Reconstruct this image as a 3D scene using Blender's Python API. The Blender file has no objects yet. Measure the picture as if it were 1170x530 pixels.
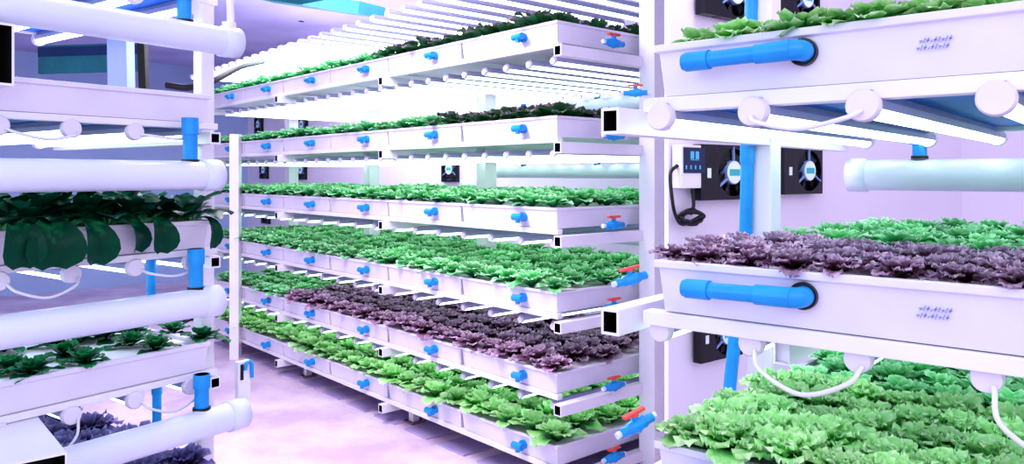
import bpy, math, random
from mathutils import Vector, Matrix
R = math.radians
E = 1.62                      # eye height
rnd = random.Random(7)
SC = bpy.context.scene
COL = SC.collection

# ------------------------------------------------------------------ materials
def new_mat(name):
    m = bpy.data.materials.new(name); m.use_nodes = True
    nt = m.node_tree; b = nt.nodes['Principled BSDF']
    return m, nt, b
def lin(c):
    return tuple((x/255/12.92 if x/255 <= .04045 else ((x/255+.055)/1.055)**2.4) for x in c) + (1,)
def mat(name, rgb, rough=.5, metal=0, var=.06, scale=9, bump=0):
    m, nt, b = new_mat(name)
    b.inputs['Roughness'].default_value = rough; b.inputs['Metallic'].default_value = metal
    tc = nt.nodes.new('ShaderNodeTexCoord'); n = nt.nodes.new('ShaderNodeTexNoise')
    n.inputs['Scale'].default_value = scale; n.inputs['Detail'].default_value = 4
    nt.links.new(tc.outputs['Object'], n.inputs['Vector'])
    r = nt.nodes.new('ShaderNodeValToRGB')
    c = lin(rgb)
    r.color_ramp.elements[0].position = .3; r.color_ramp.elements[1].position = .7
    r.color_ramp.elements[0].color = tuple(max(0, x*(1-var)) for x in c[:3]) + (1,)
    r.color_ramp.elements[1].color = tuple(min(1, x*(1+var)) for x in c[:3]) + (1,)
    nt.links.new(n.outputs['Fac'], r.inputs['Fac']); nt.links.new(r.outputs['Color'], b.inputs['Base Color'])
    if bump:
        bp = nt.nodes.new('ShaderNodeBump'); bp.inputs['Strength'].default_value = bump; bp.inputs['Distance'].default_value = .01
        nt.links.new(n.outputs['Fac'], bp.inputs['Height']); nt.links.new(bp.outputs['Normal'], b.inputs['Normal'])
    return m
def emis(name, rgb, s):
    m, nt, b = new_mat(name)
    b.inputs['Base Color'].default_value = lin(rgb)
    b.inputs['Emission Color'].default_value = lin(rgb); b.inputs['Emission Strength'].default_value = s
    return m
def leafmat(name, stops, rough=.45, hv=.06, trans=.25):
    """colour follows the 'tip' value stored along every leaf, with a vein/noise break-up and per-plant variation"""
    m, nt, b = new_mat(name)
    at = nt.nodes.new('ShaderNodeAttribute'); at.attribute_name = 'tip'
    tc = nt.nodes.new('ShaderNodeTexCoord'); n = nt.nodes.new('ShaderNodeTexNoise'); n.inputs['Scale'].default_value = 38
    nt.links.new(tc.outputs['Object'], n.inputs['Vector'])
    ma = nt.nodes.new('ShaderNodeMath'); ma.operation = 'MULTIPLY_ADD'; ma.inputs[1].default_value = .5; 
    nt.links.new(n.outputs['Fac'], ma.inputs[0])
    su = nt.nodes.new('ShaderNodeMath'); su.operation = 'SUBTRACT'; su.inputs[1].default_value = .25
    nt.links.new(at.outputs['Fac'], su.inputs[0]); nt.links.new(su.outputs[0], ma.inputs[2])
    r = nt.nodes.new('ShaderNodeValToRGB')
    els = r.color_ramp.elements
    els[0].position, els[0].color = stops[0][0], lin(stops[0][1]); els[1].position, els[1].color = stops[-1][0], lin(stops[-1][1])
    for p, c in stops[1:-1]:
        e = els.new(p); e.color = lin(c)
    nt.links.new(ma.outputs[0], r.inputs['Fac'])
    oi = nt.nodes.new('ShaderNodeObjectInfo'); mr = nt.nodes.new('ShaderNodeMapRange')
    mr.inputs['To Min'].default_value = 1-hv*4; mr.inputs['To Max'].default_value = 1+hv*2.5
    nt.links.new(oi.outputs['Random'], mr.inputs['Value'])
    hs = nt.nodes.new('ShaderNodeHueSaturation'); nt.links.new(r.outputs['Color'], hs.inputs['Color']); nt.links.new(mr.outputs[0], hs.inputs['Value'])
    nt.links.new(hs.outputs['Color'], b.inputs['Base Color'])
    b.inputs['Roughness'].default_value = rough
    tr = nt.nodes.new('ShaderNodeBsdfTranslucent'); nt.links.new(hs.outputs['Color'], tr.inputs['Color'])
    mx = nt.nodes.new('ShaderNodeMixShader'); mx.inputs[0].default_value = trans
    out = nt.nodes['Material Output']
    nt.links.new(b.outputs[0], mx.inputs[1]); nt.links.new(tr.outputs[0], mx.inputs[2]); nt.links.new(mx.outputs[0], out.inputs['Surface'])
    return m
M = {}
M['plastic'] = mat('tray_plastic', (222, 215, 236), .45, var=.05, scale=5)
M['board'] = mat('planting_board', (240, 226, 240), .7, var=.06, scale=12)
M['steel'] = mat('painted_steel', (230, 225, 240), .4, var=.04, scale=4)
M['pvc'] = mat('white_pvc', (214, 218, 240), .35, var=.04, scale=4)
M['black'] = mat('black', (6, 7, 14), .6, var=.3)
M['blackp'] = mat('black_plastic', (10, 10, 22), .35, var=.3)
M['blue'] = mat('blue_pvc', (20, 146, 222), .35, var=.1, scale=20)
M['red'] = mat('red_handle', (226, 82, 82), .45, var=.1)
M['house'] = mat('light_housing', (168, 166, 206), .5, var=.06)
M['cap'] = mat('end_cap', (224, 214, 236), .4, var=.04)
M['tube'] = emis('led_tube', (226, 255, 244), 3.6)
M['cord'] = mat('white_cord', (222, 218, 240), .5)
M['wall'] = mat('wall_paint', (232, 222, 242), .8, var=.03, scale=1.5)
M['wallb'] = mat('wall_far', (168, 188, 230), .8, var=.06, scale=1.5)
M['ceil'] = mat('ceiling_paint', (190, 186, 230), .8, var=.15, scale=1.2)
M['teal'] = mat('teal_panel', (40, 128, 140), .6, var=.25, scale=3)
M['navy'] = mat('navy_panel', (20, 62, 116), .6, var=.3, scale=3)
M['grey'] = mat('grey_beam', (126, 152, 200), .6, var=.15)
M['soil'] = mat('dark_plug', (34, 30, 44), .9, var=.3)
M['ink'] = mat('faded_ink', (150, 154, 204), .8)
M['screen'] = mat('display_panel', (26, 38, 76), .3)
M['lcd'] = emis('display_digits', (70, 150, 200), .5)
M['stick'] = mat('fan_sticker', (232, 244, 246), .5)
M['stickt'] = mat('fan_sticker_teal', (60, 180, 190), .5)
M['blueshade'] = mat('blue_base_shade', (36, 124, 232), .5, var=.2, scale=3)
M['panel'] = mat('floor_shade_tone', (176, 160, 206), .6, var=.12, scale=3)  # darker tone painted for the striped light and shade below the centre rack
M['ruddy'] = mat('rusty_foot', (150, 110, 140), .7, var=.3)
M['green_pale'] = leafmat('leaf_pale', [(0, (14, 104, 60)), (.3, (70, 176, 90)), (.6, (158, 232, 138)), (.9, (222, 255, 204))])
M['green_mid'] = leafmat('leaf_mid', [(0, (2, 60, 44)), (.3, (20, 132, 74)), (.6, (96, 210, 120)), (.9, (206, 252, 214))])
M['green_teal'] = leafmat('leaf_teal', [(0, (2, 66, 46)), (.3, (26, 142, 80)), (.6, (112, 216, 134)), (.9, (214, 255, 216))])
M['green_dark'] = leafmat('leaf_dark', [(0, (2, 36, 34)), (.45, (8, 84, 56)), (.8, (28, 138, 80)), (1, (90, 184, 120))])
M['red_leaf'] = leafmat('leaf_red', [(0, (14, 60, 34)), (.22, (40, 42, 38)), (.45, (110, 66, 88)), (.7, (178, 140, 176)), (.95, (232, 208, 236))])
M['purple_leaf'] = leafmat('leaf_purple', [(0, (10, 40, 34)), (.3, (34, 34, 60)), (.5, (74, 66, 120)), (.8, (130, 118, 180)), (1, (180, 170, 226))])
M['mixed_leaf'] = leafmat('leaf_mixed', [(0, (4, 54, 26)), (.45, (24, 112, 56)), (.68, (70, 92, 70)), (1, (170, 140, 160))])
M['choy'] = leafmat('leaf_choy', [(0, (140, 214, 150)), (.22, (34, 130, 84)), (.45, (3, 62, 46)), (1, (2, 78, 56))], rough=.3, trans=.08)

M['choy'].node_tree.nodes['Principled BSDF'].inputs['Specular IOR Level'].default_value = .15
for k_ in M:
    if 'leaf' in M[k_].name: M[k_].node_tree.nodes['Principled BSDF'].inputs['Specular IOR Level'].default_value = .3
M['choy'].node_tree.nodes['Principled BSDF'].inputs['Specular IOR Level'].default_value = .12
# ------------------------------------------------------------------ mesh builder
class MB:
    def __init__(s): s.v = []; s.f = []; s.m = []; s.s = []; s.tip = None
    def add(s, vs, fs, mi=0, smooth=False):
        o = len(s.v); s.v += [tuple(p) for p in vs]
        for f in fs: s.f.append(tuple(i+o for i in f)); s.m.append(mi); s.s.append(smooth)
    def box(s, x0, x1, y0, y1, z0, z1, mi=0, mtx=None):
        vs = [Vector((x, y, z)) for x in (x0, x1) for y in (y0, y1) for z in (z0, z1)]
        if mtx: vs = [mtx @ p for p in vs]
        s.add(vs, [(0, 1, 3, 2), (4, 6, 7, 5), (0, 4, 5, 1), (2, 3, 7, 6), (0, 2, 6, 4), (1, 5, 7, 3)], mi)
    def loft(s, rings, mi=0, smooth=False, c0=True, c1=True, closed=True):
        n = len(rings[0]); vs = [p for r in rings for p in r]; fs = []
        for k in range(len(rings)-1):
            for i in range(n if closed else n-1):
                j = (i+1) % n; fs.append((k*n+i, k*n+j, (k+1)*n+j, (k+1)*n+i))
        s.add(vs, fs, mi, smooth)
        if c0: s.add(rings[0], [tuple(range(n-1, -1, -1))], mi)
        if c1: s.add(rings[-1], [tuple(range(n))], mi)
    def tube(s, pts, r, n=12, mi=0, cap=True):
        pts = [Vector(p) for p in pts]; rings = []
        up = Vector((0, 0, 1)); prev = None
        for i, p in enumerate(pts):
            if i == 0: t = pts[1]-p
            elif i == len(pts)-1: t = p-pts[i-1]
            else: t = (pts[i+1]-p).normalized()+(p-pts[i-1]).normalized()
            t.normalize()
            if prev is None:
                a = up if abs(t.z) < .9 else Vector((1, 0, 0)); x = t.cross(a).normalized()
            else: x = (prev-t*prev.dot(t)).normalized()
            prev = x; y = t.cross(x); rr = r[i] if isinstance(r, (list, tuple)) else r
            rings.append([p+x*rr*math.cos(2*math.pi*k/n)+y*rr*math.sin(2*math.pi*k/n) for k in range(n)])
        s.loft(rings, mi, True, cap, cap)
    def duct(s, axis, a0, a1, c, w, h, t, mi=0, mk=1, depth=.05):
        """square steel tube along local x or y, open dark ends"""
        def P(a, i, k): return (a, c[0]+i, c[1]+k) if axis == 'x' else (c[0]+i, a, c[1]+k)
        def ring(a, ww, hh): return [P(a, -ww/2, -hh/2), P(a, ww/2, -hh/2), P(a, ww/2, hh/2), P(a, -ww/2, hh/2)]
        s.loft([ring(a0, w, h), ring(a1, w, h)], mi, False, False, False)
        for a, d in ((a0, 1), (a1, -1)):
            s.loft([ring(a, w, h), ring(a, w-2*t, h-2*t)], mi, False, False, False)
            s.loft([ring(a, w-2*t, h-2*t), ring(a+d*depth, w-2*t, h-2*t)], mk, False, False, True)  # black inner faces paint the shade inside the tube
    def build(s, name, mats, parent=None, bevel=0):
        me = bpy.data.meshes.new(name); me.from_pydata(s.v, [], s.f); 
        for m in (mats if isinstance(mats, (list, tuple)) else [mats]): me.materials.append(m)
        me.polygons.foreach_set('material_index', s.m); me.polygons.foreach_set('use_smooth', s.s)
        if s.tip is not None:
            a = me.attributes.new('tip', 'FLOAT', 'POINT'); a.data.foreach_set('value', s.tip)
        else:
            import bmesh
            bm = bmesh.new(); bm.from_mesh(me); bmesh.ops.recalc_face_normals(bm, faces=bm.faces); bm.to_mesh(me); bm.free()
        me.update()
        o = bpy.data.objects.new(name, me); COL.objects.link(o)
        if parent: o.parent = parent
        if bevel:
            b = o.modifiers.new('bevel', 'BEVEL'); b.width = bevel; b.segments = 2; b.limit_method = 'ANGLE'
        return o
def tag(o, label=None, cat=None, group=None, kind=None):
    if label: o['label'] = label
    if cat: o['category'] = cat
    if group: o['group'] = group
    if kind: o['kind'] = kind
    return o
def empty(name, loc, rz=0, label=None, cat=None, group=None):
    o = bpy.data.objects.new(name, None); o.empty_display_size = .05; COL.objects.link(o)
    o.location = loc; o.rotation_euler = (0, 0, rz); return tag(o, label, cat, group)
def dup(root, loc, rz, label=None, group=None):
    r = root.copy(); COL.objects.link(r); r.location = loc; r.rotation_euler = (0, 0, rz)
    if label: r['label'] = label
    if group: r['group'] = group
    for ch in list(root.children):
        c = ch.copy(); COL.objects.link(c); c.parent = r
        for g in list(ch.children):
            d = g.copy(); COL.objects.link(d); d.parent = c
    return r

class Fr:
    """rack frame: a runs along the row of trays, b runs across it (front edge b=0), z relative to eye height"""
    def __init__(s, x, y, ang, swap): s.o = Vector((x, y)); s.ang = ang; s.swap = swap
    def rot(s): return s.ang
    def P(s, a, b, z):
        lx, ly = (b, a) if s.swap else (a, b)
        c, n = math.cos(s.ang), math.sin(s.ang)
        return Vector((s.o.x+lx*c-ly*n, s.o.y+lx*n+ly*c, E+z))
    def L(s, a, b, z): return Vector((b, a, z)) if s.swap else Vector((a, b, z))
    def inv(s, px, py, z):
        d = (z)*880/(200-py); w = Vector(((px-585)/880*d, d))-s.o
        c, n = math.cos(s.ang), math.sin(s.ang); lx, ly = w.x*c+w.y*n, -w.x*n+w.y*c
        return (ly, lx) if s.swap else (lx, ly)
CEN = Fr(.226, 3.82, R(41.1), True)
LEF = Fr(-1.0, 2.55, R(54.7), False)
RIG = Fr(.283, 1.51, R(-40), False)

# ------------------------------------------------------------------ plants
def leaf(mb, az, tilt0, tilt1, L, W, nu, nv, ruf, rf, cup=.15, base=0., jit=None, z0=0., petiole=0.):
    """one leaf: rises at tilt0 and bends to tilt1 (angles from horizontal) along its length, ruffled at its edge"""
    ca, sa = math.cos(az), math.sin(az); vs = []; tips = []
    x, z = base, z0; ph = rnd.random()*6.28
    for i in range(nu+1):
        t = i/nu; an = tilt0+(tilt1-tilt0)*t
        if i: x += math.cos(an)*L/nu; z += math.sin(an)*L/nu
        if petiole and t < petiole: w = W*.13*(1+.4*(1-t))
        else:
            q = (t-petiole)/(1-petiole) if petiole else t
            w = W*(.16+.84*math.sin(min(1, q*1.25)*math.pi/2)**1.0)*(1 if q < .7 else math.sqrt(max(0.02, 1-((q-.7)/.3)**2*.85)))
        for j in range(nv+1):
            e = (j/nv)*2-1; ed = abs(e)**1.5
            r = ruf*max(ed, max(0, t-.65)*2.2)*math.sin(rf*(t*5.5+e*2.1)+ph)*L*min(1, t*2)
            yy = e*w/2; nz = cup*ed*W*.5+r
            lx = x-math.sin(an)*nz; lz = z+math.cos(an)*nz
            yy += ruf*.5*W*ed*math.cos(rf*t*7+ph)*(1 if e > 0 else -1)
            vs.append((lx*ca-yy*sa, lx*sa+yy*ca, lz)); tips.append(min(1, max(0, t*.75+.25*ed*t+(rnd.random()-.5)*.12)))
    fs = [(i*(nv+1)+j, i*(nv+1)+j+1, (i+1)*(nv+1)+j+1, (i+1)*(nv+1)+j) for i in range(nu) for j in range(nv)]
    mb.add(vs, fs, 0, True); mb.tip = (mb.tip or [])+tips
def lettuce_mb(n, L, W, ruf, rf, nu=5, nv=6, up=70, low=12, bend=35):
    mb = MB(); 
    for k in range(n):
        q = k/(n-1)                        # outer leaves first
        t0 = R(low+(up-low)*q+rnd.uniform(-6, 6)); s = 1-.45*q
        leaf(mb, k*2.39996+rnd.uniform(-.2, .2), t0+R(25), t0-R(bend)*(1-q*.5), L*s*rnd.uniform(.88, 1.1), W*s*rnd.uniform(.9, 1.1), nu, nv, ruf, rf, base=.004, z0=.002)
    return mb
protos = {}
def proto(kind, i):
    return protos[kind][i % len(protos[kind])]
def mk(kind, name, matn, spec, count=4):
    protos[kind] = []
    for _ in range(count):
        mb = spec(); me_o = mb.build(name, M[matn]); me = me_o.data; bpy.data.objects.remove(me_o); protos[kind].append((name, me, mb))
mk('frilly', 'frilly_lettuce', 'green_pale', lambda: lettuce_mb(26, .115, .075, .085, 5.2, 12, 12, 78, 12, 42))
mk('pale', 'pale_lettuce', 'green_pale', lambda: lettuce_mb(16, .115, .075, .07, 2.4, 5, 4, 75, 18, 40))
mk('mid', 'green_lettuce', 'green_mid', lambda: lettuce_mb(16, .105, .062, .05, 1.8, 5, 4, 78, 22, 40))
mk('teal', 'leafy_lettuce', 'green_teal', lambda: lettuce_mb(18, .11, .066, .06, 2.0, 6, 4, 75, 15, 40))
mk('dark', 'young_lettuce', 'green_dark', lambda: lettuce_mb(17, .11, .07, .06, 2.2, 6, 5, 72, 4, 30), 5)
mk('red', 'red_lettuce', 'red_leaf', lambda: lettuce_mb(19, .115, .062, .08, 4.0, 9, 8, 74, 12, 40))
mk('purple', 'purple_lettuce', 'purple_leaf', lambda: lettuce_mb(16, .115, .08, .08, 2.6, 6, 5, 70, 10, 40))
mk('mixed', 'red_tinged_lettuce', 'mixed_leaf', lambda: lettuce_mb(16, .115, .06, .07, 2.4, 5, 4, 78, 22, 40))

plants = []     # (kind, loc, rz, scale, label, cat, group)
def plant_row(fr, kind, a0, a1, da, bs, z, label, group, sc=1.0, jit=.02, skip=0, zz=1.0):
    for bi, b in enumerate(bs):
        a = a0+(da/2 if bi % 2 else 0)
        while a < a1:
            if rnd.random() >= skip:
                p = fr.P(a+rnd.uniform(-jit, jit), b+rnd.uniform(-jit, jit), z-.010)
                plants.append((kind, p, rnd.random()*6.28, sc*rnd.uniform(.85, 1.15), zz, label, group))
            a += da

# ------------------------------------------------------------------ trays
def make_tray(fr, La, Wb, H, outlet):
    """open trough with a rim lip, planting board with net cup holes and drain fitting; origin at front corner, rim at z=0"""
    root = empty('growing_tray', (0, 0, 0))
    L = fr.L
    t = .012; tp = .012
    mb = MB()
    def rect(i, z, lip=0): return [L(i-lip, i-lip, z), L(La-i+lip, i-lip, z), L(La-i+lip, Wb-i+lip, z), L(i-lip, Wb-i+lip, z)]
    mb.loft([rect(.012, -H), rect(.004, -.016), rect(-.004, -.014), rect(-.004, 0), rect(.014, 0), rect(.016, -.03), rect(.02, -H+.01)], 0, False, True, True)
    mb.build('trough', M['plastic'], root, bevel=.002)
    pb = MB()
    z0, z1 = -.026, -.012
    a, b = L(.018, .018, z0), L(La-.018, Wb-.018, z1)
    pb.box(a.x, b.x, a.y, b.y, z0, z1); pb.build('planting_board', M['board'], root)
    if outlet != 'elbow':
        bp = MB(); a, b = L(.03, .035, 0), L(La-.03, Wb-.03, 0); bp.box(a.x, b.x, a.y, b.y, -H-.016, -H-.001); bp.build('base_shade_panel', M['blueshade'], root)  # blue underside; below the left trays its colour stands in for shade
    if outlet == 'elbow':
        mb = MB()
        mb.tube([L(.25, .008, -.055), L(.25, -.012, -.055)], .024, 14)
        mb.tube([L(.25, -.005, -.055), L(.25, -.045, -.055)], .017, 14)
        mb.tube([L(.285, -.04, -.055), L(.215, -.04, -.055)], .018, 14)
        mb.tube([L(.25, -.04, -.05), L(.25, -.04, -.085)], .013, 12)
        mb.build('drain_fitting', M['blue'], root)
    return root
def tray_mesh_right(fr, La, Wb, H, with_pipe=True, mark=True):
    root = make_tray(fr, La, Wb, H, None); L = fr.L
    if with_pipe:
        g = MB(); g.tube([L(.285, .01, -.042), L(.285, -.004, -.042)], .024, 24); g.build('rubber_grommet', M['blackp'], root)
        p = MB()
        p.tube([L(.285, .0, -.042), L(.285, -.020, -.042), L(.28, -.03, -.042), L(.268, -.034, -.042), L(.10, -.034, -.044)], .0148, 16)
        pp = p.build('drain_pipe', M['blue'], root)
        q = MB()
        q.tube([L(.277, -.034, -.042), L(.215, -.034, -.0425)], .0178, 18)
        q.tube([L(.288, .0, -.042), L(.288, -.02, -.042), L(.283, -.031, -.042), L(.27, -.034, -.042)], .0178, 18)
        q.build('pipe_coupling', M['blue'], pp)
        q = MB(); q.tube([L(.128, -.034, -.0437), L(.082, -.034, -.0442)], .0180, 18); q.tube([L(.083, -.034, -.044), L(.076, -.034, -.044)], .0155, 18); q.build('pipe_cap', M['blue'], pp)
    if mark:
        # faint slanted stamp, two short rows of strokes
        k = MB(); a0 = .465; zc = -.047 
        def st(a, b, z0, z1): k.add([L(a, -.0006+.003, z0), L(a+.0022, -.0006+.003, z0), L(b+.0022, -.0006+.003, z1), L(b, -.0006+.003, z1)], [(0, 1, 2, 3)])
        for r_, zz in ((0, zc), (1, zc-.011)):
            for i in range(9):
                a = a0+i*.0052-(r_*.004)
                st(a, a+.003, zz, zz+.008 if i % 3 else zz+.004)
                if i % 2 == 0: k.add([L(a, .0024, zz+.003), L(a+.005, .0024, zz+.003), L(a+.005, .0024, zz+.0048), L(a, .0024, zz+.0048)], [(0, 1, 2, 3)])
        k.build('printed_stamp', M['ink'], root)
    return root
ORD = ['nearest', 'second', 'third', 'fourth', 'fifth', 'sixth']
TIERS = [('topmost', .77), ('second', .297), ('third', -.162), ('fourth', -.582), ('fifth', -.984), ('lowest', -1.347)]
PITCH = .79
t0 = None
for ti, (tn, z) in enumerate(TIERS):
    for k in range(6):
        lab = f"white growing tray, {ORD[k]} from the near corner in the {tn} centre tier"
        loc = CEN.P(k*PITCH+.004, 0, z)
        if t0 is None:
            t0 = make_tray(CEN, PITCH-.008, 1.3, .105, 'elbow'); t0.location = loc; t0.rotation_euler = (0, 0, CEN.rot()); tag(t0, lab, 'tray', f'trays in the {tn} tier of the centre rack')
        else: dup(t0, loc, CEN.rot(), lab, f'trays in the {tn} tier of the centre rack')
RT = [('upper', .254), ('middle', -.166), ('lower', -.52)]
t1 = None
for tn, z in RT:
    for k in range(2):
        lab = (f"white tray in the {tn} tier of the right rack" +
               (", at the right picture edge" if k else ", at its left end"))
        loc = RIG.P(k*.66, 0, z)
        if t1 is None:
            t1 = tray_mesh_right(RIG, .645, 1.28, .10); t1.location = loc; t1.rotation_euler = (0, 0, RIG.rot()); tag(t1, lab, 'tray', 'trays of the right rack')
        else: dup(t1, loc, RIG.rot(), lab, 'trays of the right rack')
LT = [('top', .68), ('second', .265), ('third', -.148), ('fourth', -.55), ('bottom', -.96)]
t2 = None
for tn, z in LT:
    for k in range(2):
        lab = f"white growing tray in the {tn} tier of the left rack, " + ('at the left picture edge' if k else 'at its right end')
        loc = LEF.P(-.82*(k+1)+.01, 0, z)
        if t2 is None:
            t2 = make_tray(LEF, .81, 1.1, .092, None); t2.location = loc; t2.rotation_euler = (0, 0, LEF.rot()); tag(t2, lab, 'tray', 'trays of the left rack')
        else: dup(t2, loc, LEF.rot(), lab, 'trays of the left rack')

# ------------------------------------------------------------------ rack frames
def rack(fr, name_label, bars, bz, b0, b1, posts, pbs, ztop, rails, w=.05, h=.055, pw=.105, rr=.028, extra=()):
    root = empty('steel_rack', fr.P(0, 0, -E), fr.rot(), name_label, 'rack')
    def Z(z): return z+E
    for a in bars:
        for z in bz:
            m = MB(); L = fr.L
            m.duct('x' if fr.swap else 'y', b0, b1, (a, Z(z)), w, h, .006)
            m.build('cross_bar', [M['steel'], M['black']], root, bevel=.0015)
    for a, pb in zip(posts, pbs):
        m = MB(); p, q = fr.L(a-pw/2, pb-pw/2, 0), fr.L(a+pw/2, pb+pw/2, 0)
        m.box(p.x, q.x, p.y, q.y, .012, Z(ztop)); m.build('post', M['steel'], root, bevel=.004)
        m = MB(); p, q = fr.L(a-pw*.9, pb-pw*.9, 0), fr.L(a+pw*.9, pb+pw*.9, 0)
        m.box(p.x, q.x, p.y, q.y, 0, .012); m.build('foot_plate', M['ruddy'], root)
    for (a0, a1, b, z) in rails:
        m = MB(); p, q = fr.L(a0, b, Z(z)-rr), fr.L(a1, b+.035, Z(z))
        m.box(p.x, q.x, p.y, q.y, p.z, q.z); m.build('tray_rail', M['steel'], root, bevel=.002)
    return root
bars = [-.05, 1.58, 3.16, 4.74]
cr_ = rack(CEN, 'white steel frame of the long centre rack with open-ended square cross bars', bars,
     [z-.105-.028-.0275-.002 for _, z in TIERS], -.05, 1.36, [-.10, 1.60, 3.20, 4.80], (.62, .85, .85, .85), 1.35,
     [(0, 4.74, b, z-.107) for _, z in TIERS for b in (.0, 1.25)])
for a_ in (-.05, 1.50, 3.02, 4.74):
    m = MB(); m.box(.13, .18, a_-.025, a_+.025, .012, E-1.347-.105-.03); m.build('leg', M['steel'], cr_, bevel=.003)
    m = MB(); m.box(.105, .205, a_-.05, a_+.05, 0, .012); m.build('foot_plate', M['ruddy'], cr_)
rack(RIG, 'white steel frame of the right rack with open-ended square cross bars', [-.075],
     [.107, -.290, -.66], -.05, 1.4, [-.085], (.75,), 1.3,
     [(-.03, 1.35, b, z-.102) for _, z in RT for b in (.0, 1.22)], w=.042, h=.052, pw=.07)
lr = rack(LEF, 'white steel frame of the left rack with end posts and cross bars', [.02],
     [z-.092-.03-.02 for _, z in LT[1:]], .0, 1.1, [.055], (.12,), .6,
     [(-1.65, .03, b, z-.094) for _, z in LT for b in (.0, 1.05)], w=.04, h=.04, pw=.05, rr=.02)

# big open-ended ducts jutting out at the far left of the left rack
def duct_thing(name, fr, a, b0, b1, z, w, h, label):
    root = empty(name, fr.P(a, b0, z), fr.rot(), label, 'duct')
    m = MB(); m.duct('x' if fr.swap else 'y', 0, b1-b0, (0, 0), w, h, .006, depth=.12)
    m.build('duct_body', [M['steel'], M['black']], root, bevel=.002)
    return root
duct_thing('open_beam', LEF, -.70, -.16, .9, .300+.0, .10, .155, 'open-ended rectangular white beam with a black mouth at the upper left edge')
root = empty('open_beam', Vector((-1.132, 1.794, E-.703)), R(41.1), 'open-ended rectangular white beam jutting out at the lower left corner', 'duct')
m = MB(); m.duct('y', 0, .9, (0, 0), .17, .075, .005, depth=.12); m.build('duct_body', [M['steel'], M['black']], root, bevel=.002)

# ------------------------------------------------------------------ LED lights
def make_led(fr, Lb, r=.018, cr=.027):
    root = empty('led_tube_light', (0, 0, 0)); L = fr.L
    m = MB(); prof = [(-.021, 0), (-.021, .014), (-.012, .03), (.012, .03), (.021, .014), (.021, 0)]
    m.loft([[L(x, 0.012, z) for x, z in prof], [L(x, Lb-.012, z) for x, z in prof]]); m.build('housing', M['house'], root)
    m = MB(); n = 8
    prof = [(r*math.cos(math.pi*k/n), -r*math.sin(math.pi*k/n)*.9) for k in range(n+1)]
    m.loft([[L(x, .014, z) for x, z in prof], [L(x, Lb-.014, z) for x, z in prof]], 0, True); m.build('diffuser', M['tube'], root)
    for b0, b1 in ((0, .02), (Lb-.02, Lb)):
        m = MB(); m.tube([L(0, b0, .004), L(0, b0+.004, .004), L(0, b1, .004)], [cr*.9, cr, cr], 20); m.build('end_cap', M['cap'], root)
    return root
def led_bank(pro, fr, a0, a1, da, b, z, label, group, rz=None, bf=None):
    out = []; a = a0
    while a < a1:
        bb = bf(a) if bf else b
        out.append(dup(pro, fr.P(a, bb, z), fr.rot() if rz is None else rz, label, group)); a += da
    return out
pc = make_led(CEN, 1.36, .018, .019); tag(pc, 'x', 'light')
led_bank(pc, CEN, .02, 5.2, .185, 0, .98, 'slim glowing white tube light in the bank hanging above the topmost centre tier', 'tube lights above the centre rack', bf=lambda a: -.22+.035*a)
led_bank(pc, CEN, .09, 4.7, .185, .05, .77-.105-.028-.06, 'slim glowing tube light slung under the topmost tier of the centre rack', 'tube lights under the topmost centre tier')
led_bank(pc, CEN, .09, 4.7, .185, .05, .297-.105-.028-.06, 'slim glowing tube light slung under the second tier of the centre rack', 'tube lights under the second centre tier')
led_bank(pc, CEN, .09, 4.7, .25, .05, -.162-.105-.028-.06, 'slim glowing tube light slung under the third tier of the centre rack', 'tube lights under the third centre tier')
led_bank(pc, CEN, .09, 4.7, .25, .05, -.582-.105-.028-.06, 'slim glowing tube light slung under the fourth tier of the centre rack', 'tube lights under the fourth centre tier')
led_bank(pc, CEN, .09, 4.7, .25, .05, -.984-.105-.028-.06, 'slim glowing tube light slung under the fifth tier of the centre rack', 'tube lights under the fifth centre tier')
pd = make_led(CEN, .84, .018, .019); tag(pd, 'x', 'light')
led_bank(pd, CEN, 1.02, 5.2, .185, 1.36, .98, 'slim glowing white tube light in the rear bank above the topmost centre tier', 'rear tube lights above the centre rack')
for ch in list(pd.children): bpy.data.objects.remove(ch)
bpy.data.objects.remove(pd)
for ch in list(pc.children): bpy.data.objects.remove(ch)
bpy.data.objects.remove(pc)
pr = make_led(RIG, 1.38); tag(pr, 'x', 'light')
led_bank(pr, RIG, .016, 1.3, .185, -.02, .254-.10-.045, 'tube light with round white end cap under the upper tier of the right rack', 'tube lights under the upper right tier')
pq = make_led(RIG, 1.34, .018, .023); tag(pq, 'x', 'light')
led_bank(pq, RIG, .0, 1.3, .185, .01, -.166-.10-.045, 'tube light with round white end cap under the middle tier of the right rack', 'tube lights under the middle right tier')
for ch in list(pr.children): bpy.data.objects.remove(ch)
bpy.data.objects.remove(pr)
for ch in list(pq.children): bpy.data.objects.remove(ch)
bpy.data.objects.remove(pq)
pl = make_led(LEF, 1.08); tag(pl, 'x', 'light')
for tn, z in LT[:4]:
    led_bank(pl, LEF, -1.55, -.05, .185, -.01, z-.092-.045, f'tube light with white end cap under the {tn} tier of the left rack', f'tube lights under the {tn} left tier')
for ch in list(pl.children): bpy.data.objects.remove(ch)
bpy.data.objects.remove(pl)

root = empty('led_housing', RIG.P(.225, .06, -.322), RIG.rot(), 'white rectangular light housing running back under the middle tray of the right rack', 'channel')
m = MB(); m.duct('y', 0, 1.2, (0, 0), .03, .05, .003, mk=0, depth=.01); m.build('housing_body', [M['steel'], M['black']], root, bevel=.002)  # tall tube-light housing modelled as a separate box channel
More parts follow.
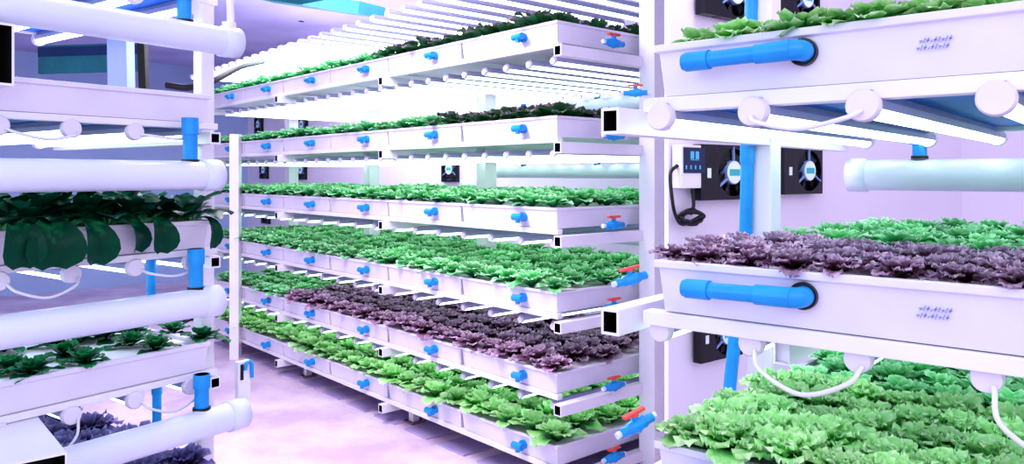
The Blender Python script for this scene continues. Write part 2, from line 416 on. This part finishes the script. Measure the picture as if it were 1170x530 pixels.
# cords
def cord(pts, r, label, m='cord', name='power_cord', n=24, cat='cord'):
    # Catmull-Rom through pts
    P = [Vector(p) for p in pts]; P = [P[0]*2-P[1]]+P+[P[-1]*2-P[-2]]; out = []
    seg = max(4, n//(len(P)-3))
    for i in range(1, len(P)-2):
        for k in range(seg):
            t = k/seg; p0, p1, p2, p3 = P[i-1:i+3]
            out.append(.5*((2*p1)+(-p0+p2)*t+(2*p0-5*p1+4*p2-p3)*t*t+(-p0+3*p1-3*p2+p3)*t**3))
    out.append(P[-2]); c = out[0].copy()
    mb = MB(); mb.tube([p-c for p in out], r, 8); o = mb.build(name, M[m]); o.location = c
    return tag(o, label, cat)
def sagc(fr, a0, a1, b, z, sag, label, r=.0042):
    am = (a0+a1)/2
    return cord([fr.P(a0, b, z-.005), fr.P(a0+.02, b-.022, z-sag*.55), fr.P(am, b-.028, z-sag), fr.P(a1-.02, b-.022, z-sag*.55), fr.P(a1, b, z-.005)], r, label)
zr = .254-.145; zm = -.166-.145
sagc(RIG, .201, .386, -.022, zr, .032, 'white power cord looping between two tube caps under the upper right tray')
sagc(RIG, .195, .38, .008, zm, .062, 'white power cord sagging over the frilly lettuce under the middle right tray')
sagc(RIG, .565, .86, .008, zm, .115, 'white power cord drooping at the right picture edge below the middle tray')
sagc(LEF, -.61, -.425, -.012, -.55-.137, .10, 'white power cord looping in front of purple lettuce under the fourth left tray')
sagc(LEF, -.24, -.055, -.012, -.55-.137, .05, 'white power cord passing the blue drain pipes under the fourth left tray')
sagc(LEF, -.24, -.055, -.012, -.148-.137, .03, 'white power cord near the blue drain pipe under the third left tray')
sagc(LEF, -.61, -.425, -.012, -.148-.137, .05, 'white power cord loop below the drooping leaves at the left')
sagc(LEF, -.24, -.055, -.012, .265-.137, .015, 'white power cord crossing the blue drain pipe under the second left tray')
sagc(LEF, -.61, -.425, -.012, .265-.137, .03, 'white power cord between the tube caps at the left edge')

# ------------------------------------------------------------------ drain pipes
def pvc(fr, a0, a1, b, z, r, label, capend=True, capr=1.12):
    root = empty('drain_main', fr.P(a0, b, z), fr.rot(), label, 'pipe'); L = fr.L
    m = MB(); m.tube([L(0, 0, 0), L(a1-a0, 0, 0)], r, 28); m.build('pipe', M['pvc'], root)
    for e, d in ((0, 1), (a1-a0, -1)):
        m = MB(); m.tube([L(e-d*.012, 0, 0), L(e-d*.009, 0, 0), L(e+d*.05, 0, 0), L(e+d*.052, 0, 0)], [r*capr*.8, r*capr, r*capr, r*1.0], 28); m.build('pipe_cap', M['pvc'], root)
    return root
for nm, z, e in (('highest', .435, .04), ('second highest', -.001, -.03), ('third highest', -.404, -.03), ('lowest', -.79, .065)):
    pvc(LEF, -1.6, e, -.075, z, .045, f'thick round white drainage pipe, {nm} of those along the left rack')
for nm, z in (('upper', .0), ('lower', -.40)):
    pvc(RIG, -.03, 1.35, 1.36, z, .05, f'thick round white drainage pipe behind the {nm} lettuce of the right rack')
for ti, (tn, z) in enumerate(TIERS[:4]):
    pvc(CEN, .0, 2.25, 1.42, z-.27, .05, f'round white drainage pipe behind the centre rack below its {tn} tier')
def drop(fr, a, b, z0, z1, r, label, name='drain_outlet'):
    root = empty(name, fr.P(a, b, z1), fr.rot(), label, 'pipe fitting'); h = z0-z1
    m = MB(); m.tube([(0, 0, 0), (0, 0, h)], r, 20); m.build('pipe', M['blue'], root)
    m = MB(); m.tube([(0, 0, h*.62), (0, 0, h+.0)], r*1.18, 20); m.build('collar', M['blue'], root)
    m = MB(); m.tube([(0, 0, -.004), (0, 0, .008)], r*1.25, 20); m.build('seal_ring', M['blackp'], root)
    return root
for (tn, z), pz in zip(LT[:4], (.435, -.001, -.404, -.79)):
    k = LT.index((tn, z))
    drop(LEF, -.13+.02*k, -.062, z-.085, pz+.042, .022, f'short blue upright outlet pipe from the {tn} left tray into the white drainage pipe')
    L0 = z-.092
    if k >= 2:
        drop(LEF, -.175+.02*k, .12, L0, L0-.20, .014, f'slim blue pipe hanging behind the blue outlet under the {tn} left tray')
def tee(fr, a, b, z, down, label):
    root = empty('drain_tee', fr.P(a, b, z), fr.rot(), label, 'pipe fitting'); L = fr.L
    m = MB(); m.tube([L(0, 0, .0), L(0, 0, -down)], .021, 18); m.tube([L(0, 0, -.005), L(0, 0, .012)], .024, 18); m.build('socket', M['blue'], root)
    m = MB(); m.tube([L(.0, -.0, .0), L(-.03, -.03, .008), L(-.09, -.07, .02)], .013, 12); m.build('branch_pipe', M['blue'], root)
    m = MB(); m.tube([L(0, 0, -down-.004), L(0, 0, -down+.006)], .025, 18); m.build('seal_ring', M['blackp'], root)
tee(RIG, .175, 1.36, .105, .05, 'blue elbow fitting dropping into the white pipe behind the right rack')
for ti, (tn, z) in enumerate(TIERS[:4]):
    for k in range(3):
        root = tee(CEN, .25+PITCH*k, 1.42, z-.19, .035, f'blue elbow into rear pipe below the {tn} centre tier, {ORD[k]} from near end')

# upright blue water pipe in front of the fan wall
def at(px, d, py): return Vector(((px-585)/880*d, d, E+(200-py)/880*d))
root = empty('water_pipe', at(848, 2.12, 270), 0, 'tall upright blue water pipe in front of the fan wall by the right rack', 'pipe')
m = MB(); pts = [at(860, 2.12, -60), at(852, 2.12, 265), at(834, 2.12, 440), at(826, 2.12, 760)]
c = root.location; m.tube([p-c for p in pts], .0175, 16); m.build('pipe', M['blue'], root)
m = MB(); a, b = pts[1], pts[0]; d_ = (b-a).normalized(); q = a+d_*.19; m.tube([q-c, q+d_*.05-c], .0205, 16); m.build('coupling', M['blue'], root)

# ball valves
def valve(loc, rz, s, label, tilt=0):
    root = empty('ball_valve', loc, rz, label, 'valve'); root.scale = (s, s, s); root.rotation_euler = (0, tilt, rz)
    m = MB(); m.tube([(-.055, 0, 0), (-.03, 0, 0), (-.028, 0, 0), (-.012, 0, 0), (0, 0, 0), (.012, 0, 0), (.028, 0, 0), (.03, 0, 0), (.055, 0, 0)], [.013, .013, .017, .017, .022, .017, .017, .013, .013], 16)
    m.tube([(0, 0, .01), (0, 0, .032)], .009, 12); m.build('body', M['blue'], root)
    m = MB(); m.tube([(0, 0, .028), (0, 0, .036)], .012, 12); m.box(-.035, .035, -.008, .008, .031, .040); m.build('handle', M['red'], root, bevel=.002)
    m = MB(); m.tube([(-.068, 0, 0), (.068, 0, 0)], .009, 12); m.build('stub_pipe', M['pvc'], root)
    return root
for tn, z in TIERS:
    valve(CEN.P(-.105, .30, z-.095), CEN.rot(), 1.25, f'blue ball valve with red handle on the near end of the {tn} centre tier')
valve(RIG.P(-.035, -.02, .254-.092), R(-10), .42, 'blue ball valve with red handle at the left end of the upper right tray')
valve(RIG.P(-.045, -.02, -.166-.040), R(20), .62, 'blue ball valve with red handle at the left end of the middle right tray', R(-12))
valve(RIG.P(-.045, .0, -.52+.02), R(30), .75, 'blue ball valve with red handle at the left end of the lower right tray', R(-15))

# ------------------------------------------------------------------ fans and controller
WR0 = Vector((.612, 3.015)); WRD = Vector((.80, .60)).normalized(); WRA = math.atan2(WRD.y, WRD.x)
def on_wall(o2, d2, px):
    """distance along wall line where the view column px meets it"""
    k = (px-585)/880
    # o.x + t d.x = k (o.y + t d.y)
    t = (k*o2.y-o2.x)/(d2.x-k*d2.y); return t
def make_fan(loc, rz, s, label, plate=True, group=None):
    root = empty('exhaust_fan', loc, rz, label, 'fan', group); root.scale = (s, s, s)
    # local: x along wall, y out of the wall is -y
    h = .1; m = MB(); n = 32
    inner = [Vector((.088*math.cos(2*math.pi*k/n), 0, .088*math.sin(2*math.pi*k/n))) for k in range(n)]
    def sq(a):
        c, s_ = math.cos(a), math.sin(a); q = h/max(abs(c), abs(s_)); return Vector((q*c, 0, q*s_))
    outer = [sq(2*math.pi*k/n) for k in range(n)]
    sh = lambda ps, y: [p+Vector((0, y, 0)) for p in ps]
    m.loft([sh(outer, 0), sh(outer, -.035), sh(inner, -.035), sh(inner, 0)], 0, False, True, False)
    m.build('fan_frame', M['blackp'], root)
    m = MB()
    for k in range(7):
        a = 2*math.pi*k/7
        vs = []
        for r_, w, tw in ((.03, .35, .012), (.06, .36, .010), (.085, .3, .008)):
            vs += [(r_*math.cos(a-w), -.018-tw, r_*math.sin(a-w)), (r_*math.cos(a+w), -.018+tw*.3, r_*math.sin(a+w))]
        m.add(vs, [(0, 1, 3, 2), (2, 3, 5, 4)])
    m.build('blades', M['blackp'], root)
    m = MB(); m.tube([(0, -.006, 0), (0, -.037, 0)], .044, 24)
    for k in range(3):
        a = 2*math.pi*k/3+.5; m.box(.03, .095, -.004, .004, -.003, .003, mtx=Matrix.Translation((0, -.034, 0)) @ Matrix.Rotation(a, 4, 'Y'))
    m.build('hub', M['grey'], root)
    m = MB(); m.tube([(0, -.037, 0), (0, -.039, 0)], .041, 24); st = m.build('hub_sticker', M['stick'], root)
    m = MB(); m.box(-.03, .03, -.0405, -.039, -.012, .012); m.build('sticker_band', M['stickt'], st)
    if plate:
        m = MB(); m.box(-.19, -.105, -.04, 0, -.1, .1); p = m.build('side_plate', M['blackp'], root, bevel=.002)
        m = MB(); m.box(-.158, -.138, -.042, -.04, -.02, .015); m.build('switch', M['stick'], p)
    return root
def wallfan(px, py, o2, d2, ang, size, label, plate=True, group=None):
    t = on_wall(o2, d2, px); p = o2+d2*t; z = (200-py)/880*p.y
    n = Vector((d2.y, -d2.x))*.012
    return make_fan(Vector((p.x+n.x, p.y+n.y, E+z)), ang, size, label, plate, group)
wallfan(827, 197, WR0, WRD, WRA, 1.12, 'black square wall fan with white hub beside the controller box')
wallfan(914, 195, WR0, WRD, WRA, 1.06, 'black square wall fan to the right of the blue pipe, above the red lettuce')
wallfan(830, -6, WR0, WRD, WRA, 1.12, 'black square wall fan cut by the top edge above the upper right tray')
wallfan(912, 0, WR0, WRD, WRA, 1.02, 'black square wall fan at the top edge, behind green lettuce, right of the blue pipe')
wallfan(822, 380, WR0, WRD, WRA, .95, 'black square wall fan under the middle tray of the right rack, above frilly lettuce')
# controller
t = on_wall(WR0, WRD, 780); p = WR0+WRD*t; n = Vector((WRD.y, -WRD.x))*.005
root = empty('controller_box', (p.x+n.x, p.y+n.y, E+.008), WRA, 'wall controller with dark display above a coiled black cable', 'controller')
m = MB(); m.box(-.07, .066, -.05, 0, -.06, .11); m.build('casing', M['steel'], root, bevel=.004)
m = MB(); m.box(-.06, .066, -.053, -.05, .0, .10); s_ = m.build('display', M['screen'], root)
m = MB()
m.box(-.022, .028, -.054, -.053, .05, .0525)
m.build('display_line', M['lcd'], s_)
for i in range(2): m = MB(); m.box(-.022+i*.03, -.002+i*.03, -.0545, -.053, .055, .085); m.build('display_digit', M['lcd'], s_)
for i in range(4): m = MB(); m.box(-.05+i*.027, -.043+i*.027, -.0545, -.053, .015, .03); m.build('button', M['lcd'], s_)
m = MB(); m.tube([(.02, -.03, -.06), (.02, -.03, -.08)], .009, 12); m.build('cable_gland', M['blackp'], root)
o_ = root.location; rw = Matrix.Rotation(WRA, 3, 'Z')
def lw(x, y, z): return Vector(o_)+rw @ Vector((x, y, z))
pts = [lw(.02, -.03, -.075), lw(.018, -.035, -.13), lw(.0, -.035, -.16)]
for k in range(30):
    a = 2*math.pi*k/10+1.2; pts.append(lw(.0+.07*math.cos(a)*(1-.005*k), -.035-.006*(k % 3), -.165+.022*math.sin(a)-.0006*k))
pts += [lw(-.05, -.04, -.20), lw(-.09, -.035, -.16), lw(-.105, -.03, -.08), lw(-.10, -.02, -.0), lw(-.07, -.03, .03)]
cord(pts, .007, 'coiled black cable hanging below the wall controller', 'blackp', 'cable_coil', 200, 'cable')

# ------------------------------------------------------------------ room shell
def wall(name, p0, p1, z0, z1, mt, th=.1):
    p0, p1 = Vector(p0), Vector(p1); d2 = (p1-p0); L_ = d2.length; m = MB()
    m.box(0, L_, 0, th, z0, z1); o = m.build(name, M[mt]); o.location = (p0.x, p0.y, 0); o.rotation_euler = (0, 0, math.atan2(d2.y, d2.x))
    return tag(o, kind='structure')
CD_u = Vector((-math.sin(R(41.1)), math.cos(R(41.1)))); CD_v = Vector((math.cos(R(41.1)), math.sin(R(41.1))))
cw0 = Vector((.226, 3.82))+CD_v*2.3-CD_u*1.5
BW = (Vector((.226, 3.82))+CD_v*2.3, CD_u)
cw1 = Vector((.226, 3.82))+CD_v*2.3+CD_u*9.5
wall('wall_back', cw1, cw0, 0, 3.3, 'wall')
wall('wall_partition', WR0+WRD*.0, WR0+WRD*3.2, 0, 3.3, 'wall', .02)
wr1 = WR0+WRD*3.2; du = Vector((math.cos(R(-40)), math.sin(R(-40))))
wall('wall_right', wr1, wr1+du*5, 0, 3.3, 'wall')
wl1 = cw1; wl0 = wl1-CD_v*10
wall('wall_left', wl0, wl1, 0, 3.3, 'wallb')
m = MB(); m.box(-9, 7, -3, 16, -.1, 0)
# floor
fm, nt, b = new_mat('wet_concrete')
tc = nt.nodes.new('ShaderNodeTexCoord'); n1 = nt.nodes.new('ShaderNodeTexNoise'); n1.inputs['Scale'].default_value = 1.6; n1.inputs['Detail'].default_value = 8; n1.inputs['Roughness'].default_value = .65
nt.links.new(tc.outputs['Object'], n1.inputs['Vector']); r = nt.nodes.new('ShaderNodeValToRGB')
r.color_ramp.elements[0].position = .38; r.color_ramp.elements[0].color = lin((210, 182, 212)); r.color_ramp.elements[1].position = .62; r.color_ramp.elements[1].color = lin((238, 222, 244))
e = r.color_ramp.elements.new(.5); e.color = lin((226, 204, 228))
nt.links.new(n1.outputs['Fac'], r.inputs['Fac']); nt.links.new(r.outputs['Color'], b.inputs['Base Color'])
b.inputs['Roughness'].default_value = .45
n2 = nt.nodes.new('ShaderNodeTexNoise'); n2.inputs['Scale'].default_value = 30; bp = nt.nodes.new('ShaderNodeBump'); bp.inputs['Strength'].default_value = .25; bp.inputs['Distance'].default_value = .01
nt.links.new(tc.outputs['Object'], n2.inputs['Vector']); nt.links.new(n2.outputs['Fac'], bp.inputs['Height']); nt.links.new(bp.outputs['Normal'], b.inputs['Normal'])
tag(m.build('floor', fm), kind='structure')
m = MB(); m.box(-12, 5, 2.6, 18, 3.3, 3.4); tag(m.build('ceiling', M['ceil']), kind='structure')
# strips under the centre rack painting the tube lights' stripes of light and shade
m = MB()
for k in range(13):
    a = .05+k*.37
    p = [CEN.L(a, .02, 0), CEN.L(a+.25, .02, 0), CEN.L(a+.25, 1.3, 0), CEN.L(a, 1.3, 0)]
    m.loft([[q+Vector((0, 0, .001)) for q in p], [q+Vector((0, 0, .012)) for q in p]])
o = m.build('shade_stripes_1', M['panel']); o.location = CEN.P(0, 0, -E); o.rotation_euler = (0, 0, CEN.rot()); tag(o, kind='structure')

# ceiling beams and far teal panels
def beam(name, p0, p1, w, h, mt, label, cat='beam'):
    p0, p1 = Vector(p0), Vector(p1); d3 = p1-p0; m = MB(); m.box(0, d3.length, -w/2, w/2, -h/2, h/2)
    o = m.build(name, M[mt]); o.location = p0; o.rotation_mode = 'QUATERNION'; o.rotation_quaternion = d3.to_track_quat('X', 'Z'); tag(o, label, cat); return o
beam('ceiling_beam', at(235, 9, 4), at(346, 8.4, 21), .05, .08, 'black', 'thin black conduit under the ceiling left of the tube bank')
beam('ceiling_beam', at(300, 7.2, -6), at(425, 6.4, 12), .3, .10, 'teal', 'teal ceiling beam at the top edge beside the tube lights')
beam('ceiling_beam', at(-20, 5.5, -14), at(130, 5.2, 26), .10, .08, 'wallb', 'pale ceiling beam at the top left corner')
beam('ceiling_beam', at(60, 5.5, 40), at(190, 5.2, -10), .10, .08, 'wallb', 'pale diagonal ceiling beam above the highest left pipe')
root = empty('window_panel', at(97, 8.2, 66), R(-10), 'dark teal panel on the far wall seen behind the upper left trays', 'panel')
m = MB(); m.box(-.55, .65, -.02, .02, -.16, .14); m.build('panel_face', M['teal'], root)
m = MB(); m.box(-.55, .65, -.025, -.02, .02, .12); m.build('panel_strip', M['navy'], root)
beam('far_post', at(140, 5.6, 160), at(136, 5.6, -60), .12, .14, 'wallb', 'pale upright post behind the upper left trays', 'post')
beam('far_post', at(166, 5.4, 130), at(162, 5.4, 30), .06, .05, 'black', 'narrow black upright bar behind the upper left trays', 'post')
cord([at(190, 5, 97), at(215, 5, 100), at(240, 5, 94), at(275, 5.4, 76), at(300, 6, 70)], .022, 'thick black cable sagging behind the left rack toward the centre rack', 'blackp', 'black_cable', 40, 'cable')
# hanger rod holding the end of the highest left pipe
pp = LEF.P(.02, -.075, .435)
root = empty('hanger_rod', pp, 0, 'white rod hanging down to the end of the highest left pipe', 'rod')
m = MB(); m.tube([(-.0, .02, .02), (-.02, .02, .6)], .012, 12); m.build('rod', M['steel'], root)
m = MB(); m.tube([(0, .0, .04), (0, .0, .065)], .022, 14); m.build('rod_collar', M['steel'], root)
# slim front post at the far end of the centre rack
beam('aisle_post', CEN.P(4.0, -.05, -E), CEN.P(4.0, -.05, .36), .08, .08, 'steel', 'slim white post at the far end of the aisle beside the centre rack', 'post')
for k, (a, lab) in enumerate(((4.0, 'small blue stub pipe under the far end of the lowest centre tray'), (2.2, 'small blue stub pipe under the middle of the lowest centre tray'))):
    pass
# wall fans behind the centre rack
for px, py, lab in ((511, 129, 'black square fan on the back wall under the topmost centre tier'),
                    (516, 193, 'black square fan on the back wall just above the third tier lettuce'),
                    (521, 268, 'black square fan on the back wall, half hidden by fourth tier lettuce'),
                    (297, 142, 'small distant black fan above the second tier, left of its pair'),
                    (347, 142, 'small distant black fan above the second tier, right of its pair'),
                    (303, 194, 'small distant black fan above the third tier, left of its pair'),
                    (346, 194, 'small distant black fan above the third tier, right of its pair'),
                    (305, 245, 'small distant black fan just above the fourth tier lettuce')):
    wallfan(px, py, BW[0], BW[1], R(41.1)-math.pi/2+math.pi*0, 1.4, lab, plate=False)

# left rack fittings at the end of the lowest pipe
root = empty('pipe_bracket', LEF.P(.10, -.03, -.66), LEF.rot(), 'small blue clip with a black slot at the right end of the lowest left pipe', 'bracket')
m = MB(); m.box(-.02, .03, -.01, .01, -.10, .03); m.build('bracket_plate', M['steel'], root, bevel=.003)
m = MB(); m.box(-.012, -.002, -.014, -.01, -.032, .02); m.build('slot', M['black'], root)
m = MB(); m.tube([(.004, -.016, .0), (.006, -.018, .022), (.018, -.018, .028), (.028, -.018, .018), (.03, -.016, -.03)], .006, 10); m.build('clip', M['blue'], root)

# ------------------------------------------------------------------ planting
rows = lambda b0, b1, n: [b0+(b1-b0)*i/(n-1) for i in range(n)]
z = TIERS[0][1]
plant_row(CEN, 'mid', 1.65, 4.7, .15, rows(.06, .22, 2), z, 'small green lettuce in the topmost tier of the centre rack', 'green lettuces in the topmost centre tier', 1.1, zz=1.1)
plant_row(CEN, 'mixed', .07, 1.65, .13, rows(.06, .9, 6), z, 'dark red-tinged lettuce at the near end of the topmost centre tier', 'red-tinged lettuces in the topmost centre tier', 1.15)
z = TIERS[1][1]
plant_row(CEN, 'mid', 1.15, 4.7, .15, rows(.06, .22, 2), z, 'small green lettuce in the second tier of the centre rack', 'green lettuces in the second centre tier', 1.1, zz=1.1)
plant_row(CEN, 'mixed', .07, 1.1, .13, rows(.06, .9, 6), z, 'dark red-tinged lettuce at the near end of the second centre tier', 'red-tinged lettuces in the second centre tier', 1.15)
z = TIERS[2][1]
plant_row(CEN, 'mid', .07, 4.7, .15, rows(.06, 1.2, 7), z, 'green lettuce in the third tier of the centre rack', 'green lettuces in the third centre tier', 1.2, zz=1.1)
z = TIERS[3][1]
plant_row(CEN, 'teal', .07, 4.7, .17, rows(.06, 1.2, 7), z, 'green lettuce in the fourth tier of the centre rack', 'green lettuces in the fourth centre tier', 1.15, zz=1.15)
z = TIERS[4][1]
plant_row(CEN, 'red', .07, 3.2, .17, rows(.07, 1.0, 6), z, 'purple-brown leaf lettuce in the fifth tier of the centre rack', 'red lettuces in the fifth centre tier', 1.2, skip=.02)
plant_row(CEN, 'teal', 3.2, 4.7, .17, rows(.07, .9, 5), z, 'green lettuce at the far end of the fifth centre tier', 'green lettuces in the fifth centre tier', 1.1)
z = TIERS[5][1]
plant_row(CEN, 'pale', .07, 4.7, .17, rows(.08, 1.1, 6), z, 'pale green lettuce in the lowest tier of the centre rack', 'pale lettuces in the lowest centre tier', 1.35)
z = RT[0][1]
for a in (.035, .06, .10, .135, .145, .18, .20, .235, .26, .29, .32, .36, .40, .44, .48, .52, .56, .60, .70, .76):
    plants.append(('pale', RIG.P(a, .06+rnd.uniform(-.02, .05), z-.012), rnd.random()*6, (.36 if a < .04 or .09 < a < .11 else .68), 1., 'small pale green seedling lettuce in the upper tier of the right rack', 'seedling lettuces in the upper right tier'))
z = RT[1][1]
plant_row(RIG, 'red', .0, 1.3, .085, rows(.05, .42, 5), z, 'purple-brown frilly lettuce in the front rows of the middle right tray', 'red lettuces in the middle right tier', .62, jit=.012)
plant_row(RIG, 'teal', .10, 1.3, .10, rows(.52, 1.2, 7), z, 'green lettuce behind the purple-brown lettuce of the middle right tray', 'green lettuces in the middle right tier', .72, jit=.015)
z = RT[2][1]
plant_row(RIG, 'frilly', .04, 1.3, .095, rows(.05, .50, 5), z, 'pale frilly green lettuce in the front rows of the lower right tray', 'frilly lettuces in the lower right tier', .82, jit=.015)
plant_row(RIG, 'teal', .08, 1.3, .11, rows(.62, 1.2, 6), z, 'deeper green lettuce at the back of the lower right tray', 'deeper green lettuces in the lower right tier', .9, jit=.015)
# left rack
zl = LT[3][1]
for px, py in ((5, 398), (12, 420), (40, 426), (62, 393), (92, 388), (75, 404), (98, 414), (128, 372), (118, 386), (150, 392), (165, 370), (180, 398), (150, 380), (198, 378), (232, 386), (212, 366)):
    a, b = LEF.inv(px, py, zl)
    plants.append(('dark', LEF.P(a, max(.05, b), zl-.012), rnd.random()*6, .74 if py > 383 else .66, 1.05, 'small dark green lettuce in the fourth tray of the left rack', 'dark lettuces in the fourth left tier'))
plant_row(LEF, 'purple', -1.45, -.02, .125, rows(.05, .9, 7), LT[4][1], 'dark purple lettuce in the bottom tier of the left rack', 'purple lettuces in the bottom left tier', 1.05, zz=1.2)
for a, b in ((-.56, .1), (-.63, .2), (-.58, .3)):
    plants.append(('mid', LEF.P(a, b, LT[1][1]-.012), rnd.random()*6, .5, .7, 'tiny green seedling in the second tray of the left rack', 'seedlings in the second left tier'))

def psize(p): return p[3]/max(.5, (p[1]-Vector((0, 0, E))).length)
restid = set(); rests = {}
for kd, cap_ in (('mid', 260), ('teal', 290)):
    g = sorted([p for p in plants if p[0] == kd], key=psize, reverse=True); rests[kd] = g[cap_:]; restid |= set(id(p) for p in g[cap_:])
for i, p in enumerate(plants):
    if id(p) in restid: continue
    kind, loc, rz, s, zz, lab, grp = p
    name, me, _ = proto(kind, i)
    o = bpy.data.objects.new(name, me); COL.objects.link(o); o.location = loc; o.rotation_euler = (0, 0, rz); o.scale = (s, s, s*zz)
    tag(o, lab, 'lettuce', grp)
for kd, nm, lab in (('mid', 'green_lettuce', 'farthest small green lettuces filling the far end of the centre rack'), ('teal', 'leafy_lettuce', 'farthest leafy lettuces filling the far end of the fourth and fifth centre tiers')):
    if not rests[kd]: continue
    mb = MB(); mb.tip = []
    for i, p in enumerate(rests[kd]):
        kind, loc, rz, s, zz, _, grp = p
        src = proto(kind, i)[2]; c, n_ = math.cos(rz), math.sin(rz)
        mb.add([(loc.x+s*(v[0]*c-v[1]*n_), loc.y+s*(v[0]*n_+v[1]*c), loc.z+s*zz*v[2]) for v in src.v], src.f, 0, True); mb.tip += src.tip
    o = mb.build(nm, M['green_'+kd]); tag(o, lab, 'lettuce', kind='stuff')

# bok choy in the third left tray: broad dark leaves, some hanging over the rim
def choy(loc, rz, leaves, label):
    mb = MB()
    for (az, t0, t1, L_, W_) in leaves:
        leaf(mb, az, R(t0), R(t1), L_, W_, 10, 6, .012, 1.5, cup=.22, base=.006, petiole=.25)
    o = mb.build('bok_choy', M['choy']); o.location = loc; o.rotation_euler = (0, 0, rz)
    return tag(o, label, 'vegetable', 'bok choy in the third left tray')
zc = LT[2][1]-.012
ch_n = 0
for row, b in enumerate((.07, .19, .33, .5)):
    a = -1.0 if row else -.86
    while a < -.02:
        lv = []
        for k in range(13):
            az = k*2.4+rnd.uniform(-.3, .3); lv.append((az, 78-k*2.5, rnd.uniform(-5, 35)-k*3, rnd.uniform(.12, .165), rnd.uniform(.06, .085)))
        lab = 'large dark green bok choy in the front row of the third left tray' if row == 0 else 'large dark green bok choy in the rear rows of the third left tray'
        o = choy(LEF.P(a, b, zc), LEF.rot()+rnd.uniform(-.3, .3), lv, lab)
        if row: o['group'] = 'rear bok choy in the third left tray'
        a += .16
# leaves that droop over the tray face (front row plants of their own)
for a, L_, W_, az, lab in ((-.60, .20, .11, -1.55, 'bok choy whose leaf hangs over the third left tray at the picture edge'),
                      (-.50, .215, .15, -1.75, 'bok choy with the broadest leaf drooping over the third left tray'),
                      (-.43, .22, .11, -1.35, 'bok choy drooping a pointed leaf over the third left tray beside the broadest one'),
                      (-.32, .16, .12, -.9, 'bok choy with a short arched leaf over the rim of the third left tray'),
                      (-.21, .185, .09, -1.5, 'bok choy hanging a single kite-shaped leaf over the third left tray'),
                      (-.05, .185, .055, -1.35, 'bok choy with a slim leaf hanging at the right end of the third left tray')):
    lv = [(az, 62, -128, L_, W_), (az+2.2, 70, 20, .13, .07), (az-2.1, 70, 20, .13, .07), (az+3.1, 75, 30, .12, .06), (az+1.2, 60, -30, .15, .07), (az-1.0, 60, -20, .14, .07)]
    o = choy(LEF.P(a, .03, zc), LEF.rot(), lv, lab); o['group'] = ''
    del o['group']

# ------------------------------------------------------------------ lights, world, camera
w = bpy.data.worlds.new('world'); SC.world = w; w.use_nodes = True
w.node_tree.nodes['Background'].inputs[0].default_value = (.85, .84, 1, 1); w.node_tree.nodes['Background'].inputs[1].default_value = 1.0
def area(loc, target, size, sy, power, col):
    l = bpy.data.lights.new('area', 'AREA'); l.shape = 'RECTANGLE'; l.size = size; l.size_y = sy; l.energy = power; l.color = col
    o = bpy.data.objects.new('area_light', l); COL.objects.link(o); o.location = loc
    o.rotation_euler = (Vector(target)-Vector(loc)).to_track_quat('-Z', 'Y').to_euler(); return o
area((1.2, -1.0, 3.2), (.5, 4, 1.2), 3, 1.5, 22, (1, .93, 1))
area((-2.6, -.8, 2.6), (-1.4, 3, 1.2), 2, 1.5, 30, (.45, .75, 1))
area((-1.1, 3.6, 3.25), (-.9, 3.9, 0), .7, 3.5, 170, (1, .92, .98))  # fill lamp added above the aisle to brighten the floor
area((-1.6, 7.5, 3.1), (-1.6, 7.5, 0), 2, 4, 130, (1, .92, 1))
area(tuple(RIG.P(-.35, 1.4, 1.5)), tuple(RIG.P(-.5, 1.8, -.2)), .6, .6, 9, (1, .92, 1))

cam = bpy.data.cameras.new('camera'); co = bpy.data.objects.new('camera', cam); COL.objects.link(co)
co.location = (0, 0, E); co.rotation_euler = (R(90), 0, 0)
cam.sensor_width = 36; cam.lens = 880*36/1170; cam.shift_y = -65/1170; cam.clip_start = .05
SC.camera = co
SC.view_settings.view_transform = 'Standard'; SC.view_settings.look = 'Medium High Contrast'
SC.view_settings.exposure = .08; SC.view_settings.gamma = 1
SC.cycles.max_bounces = 6; SC.cycles.diffuse_bounces = 3; SC.cycles.glossy_bounces = 2; SC.cycles.transmission_bounces = 2
SC.cycles.sample_clamp_indirect = 4
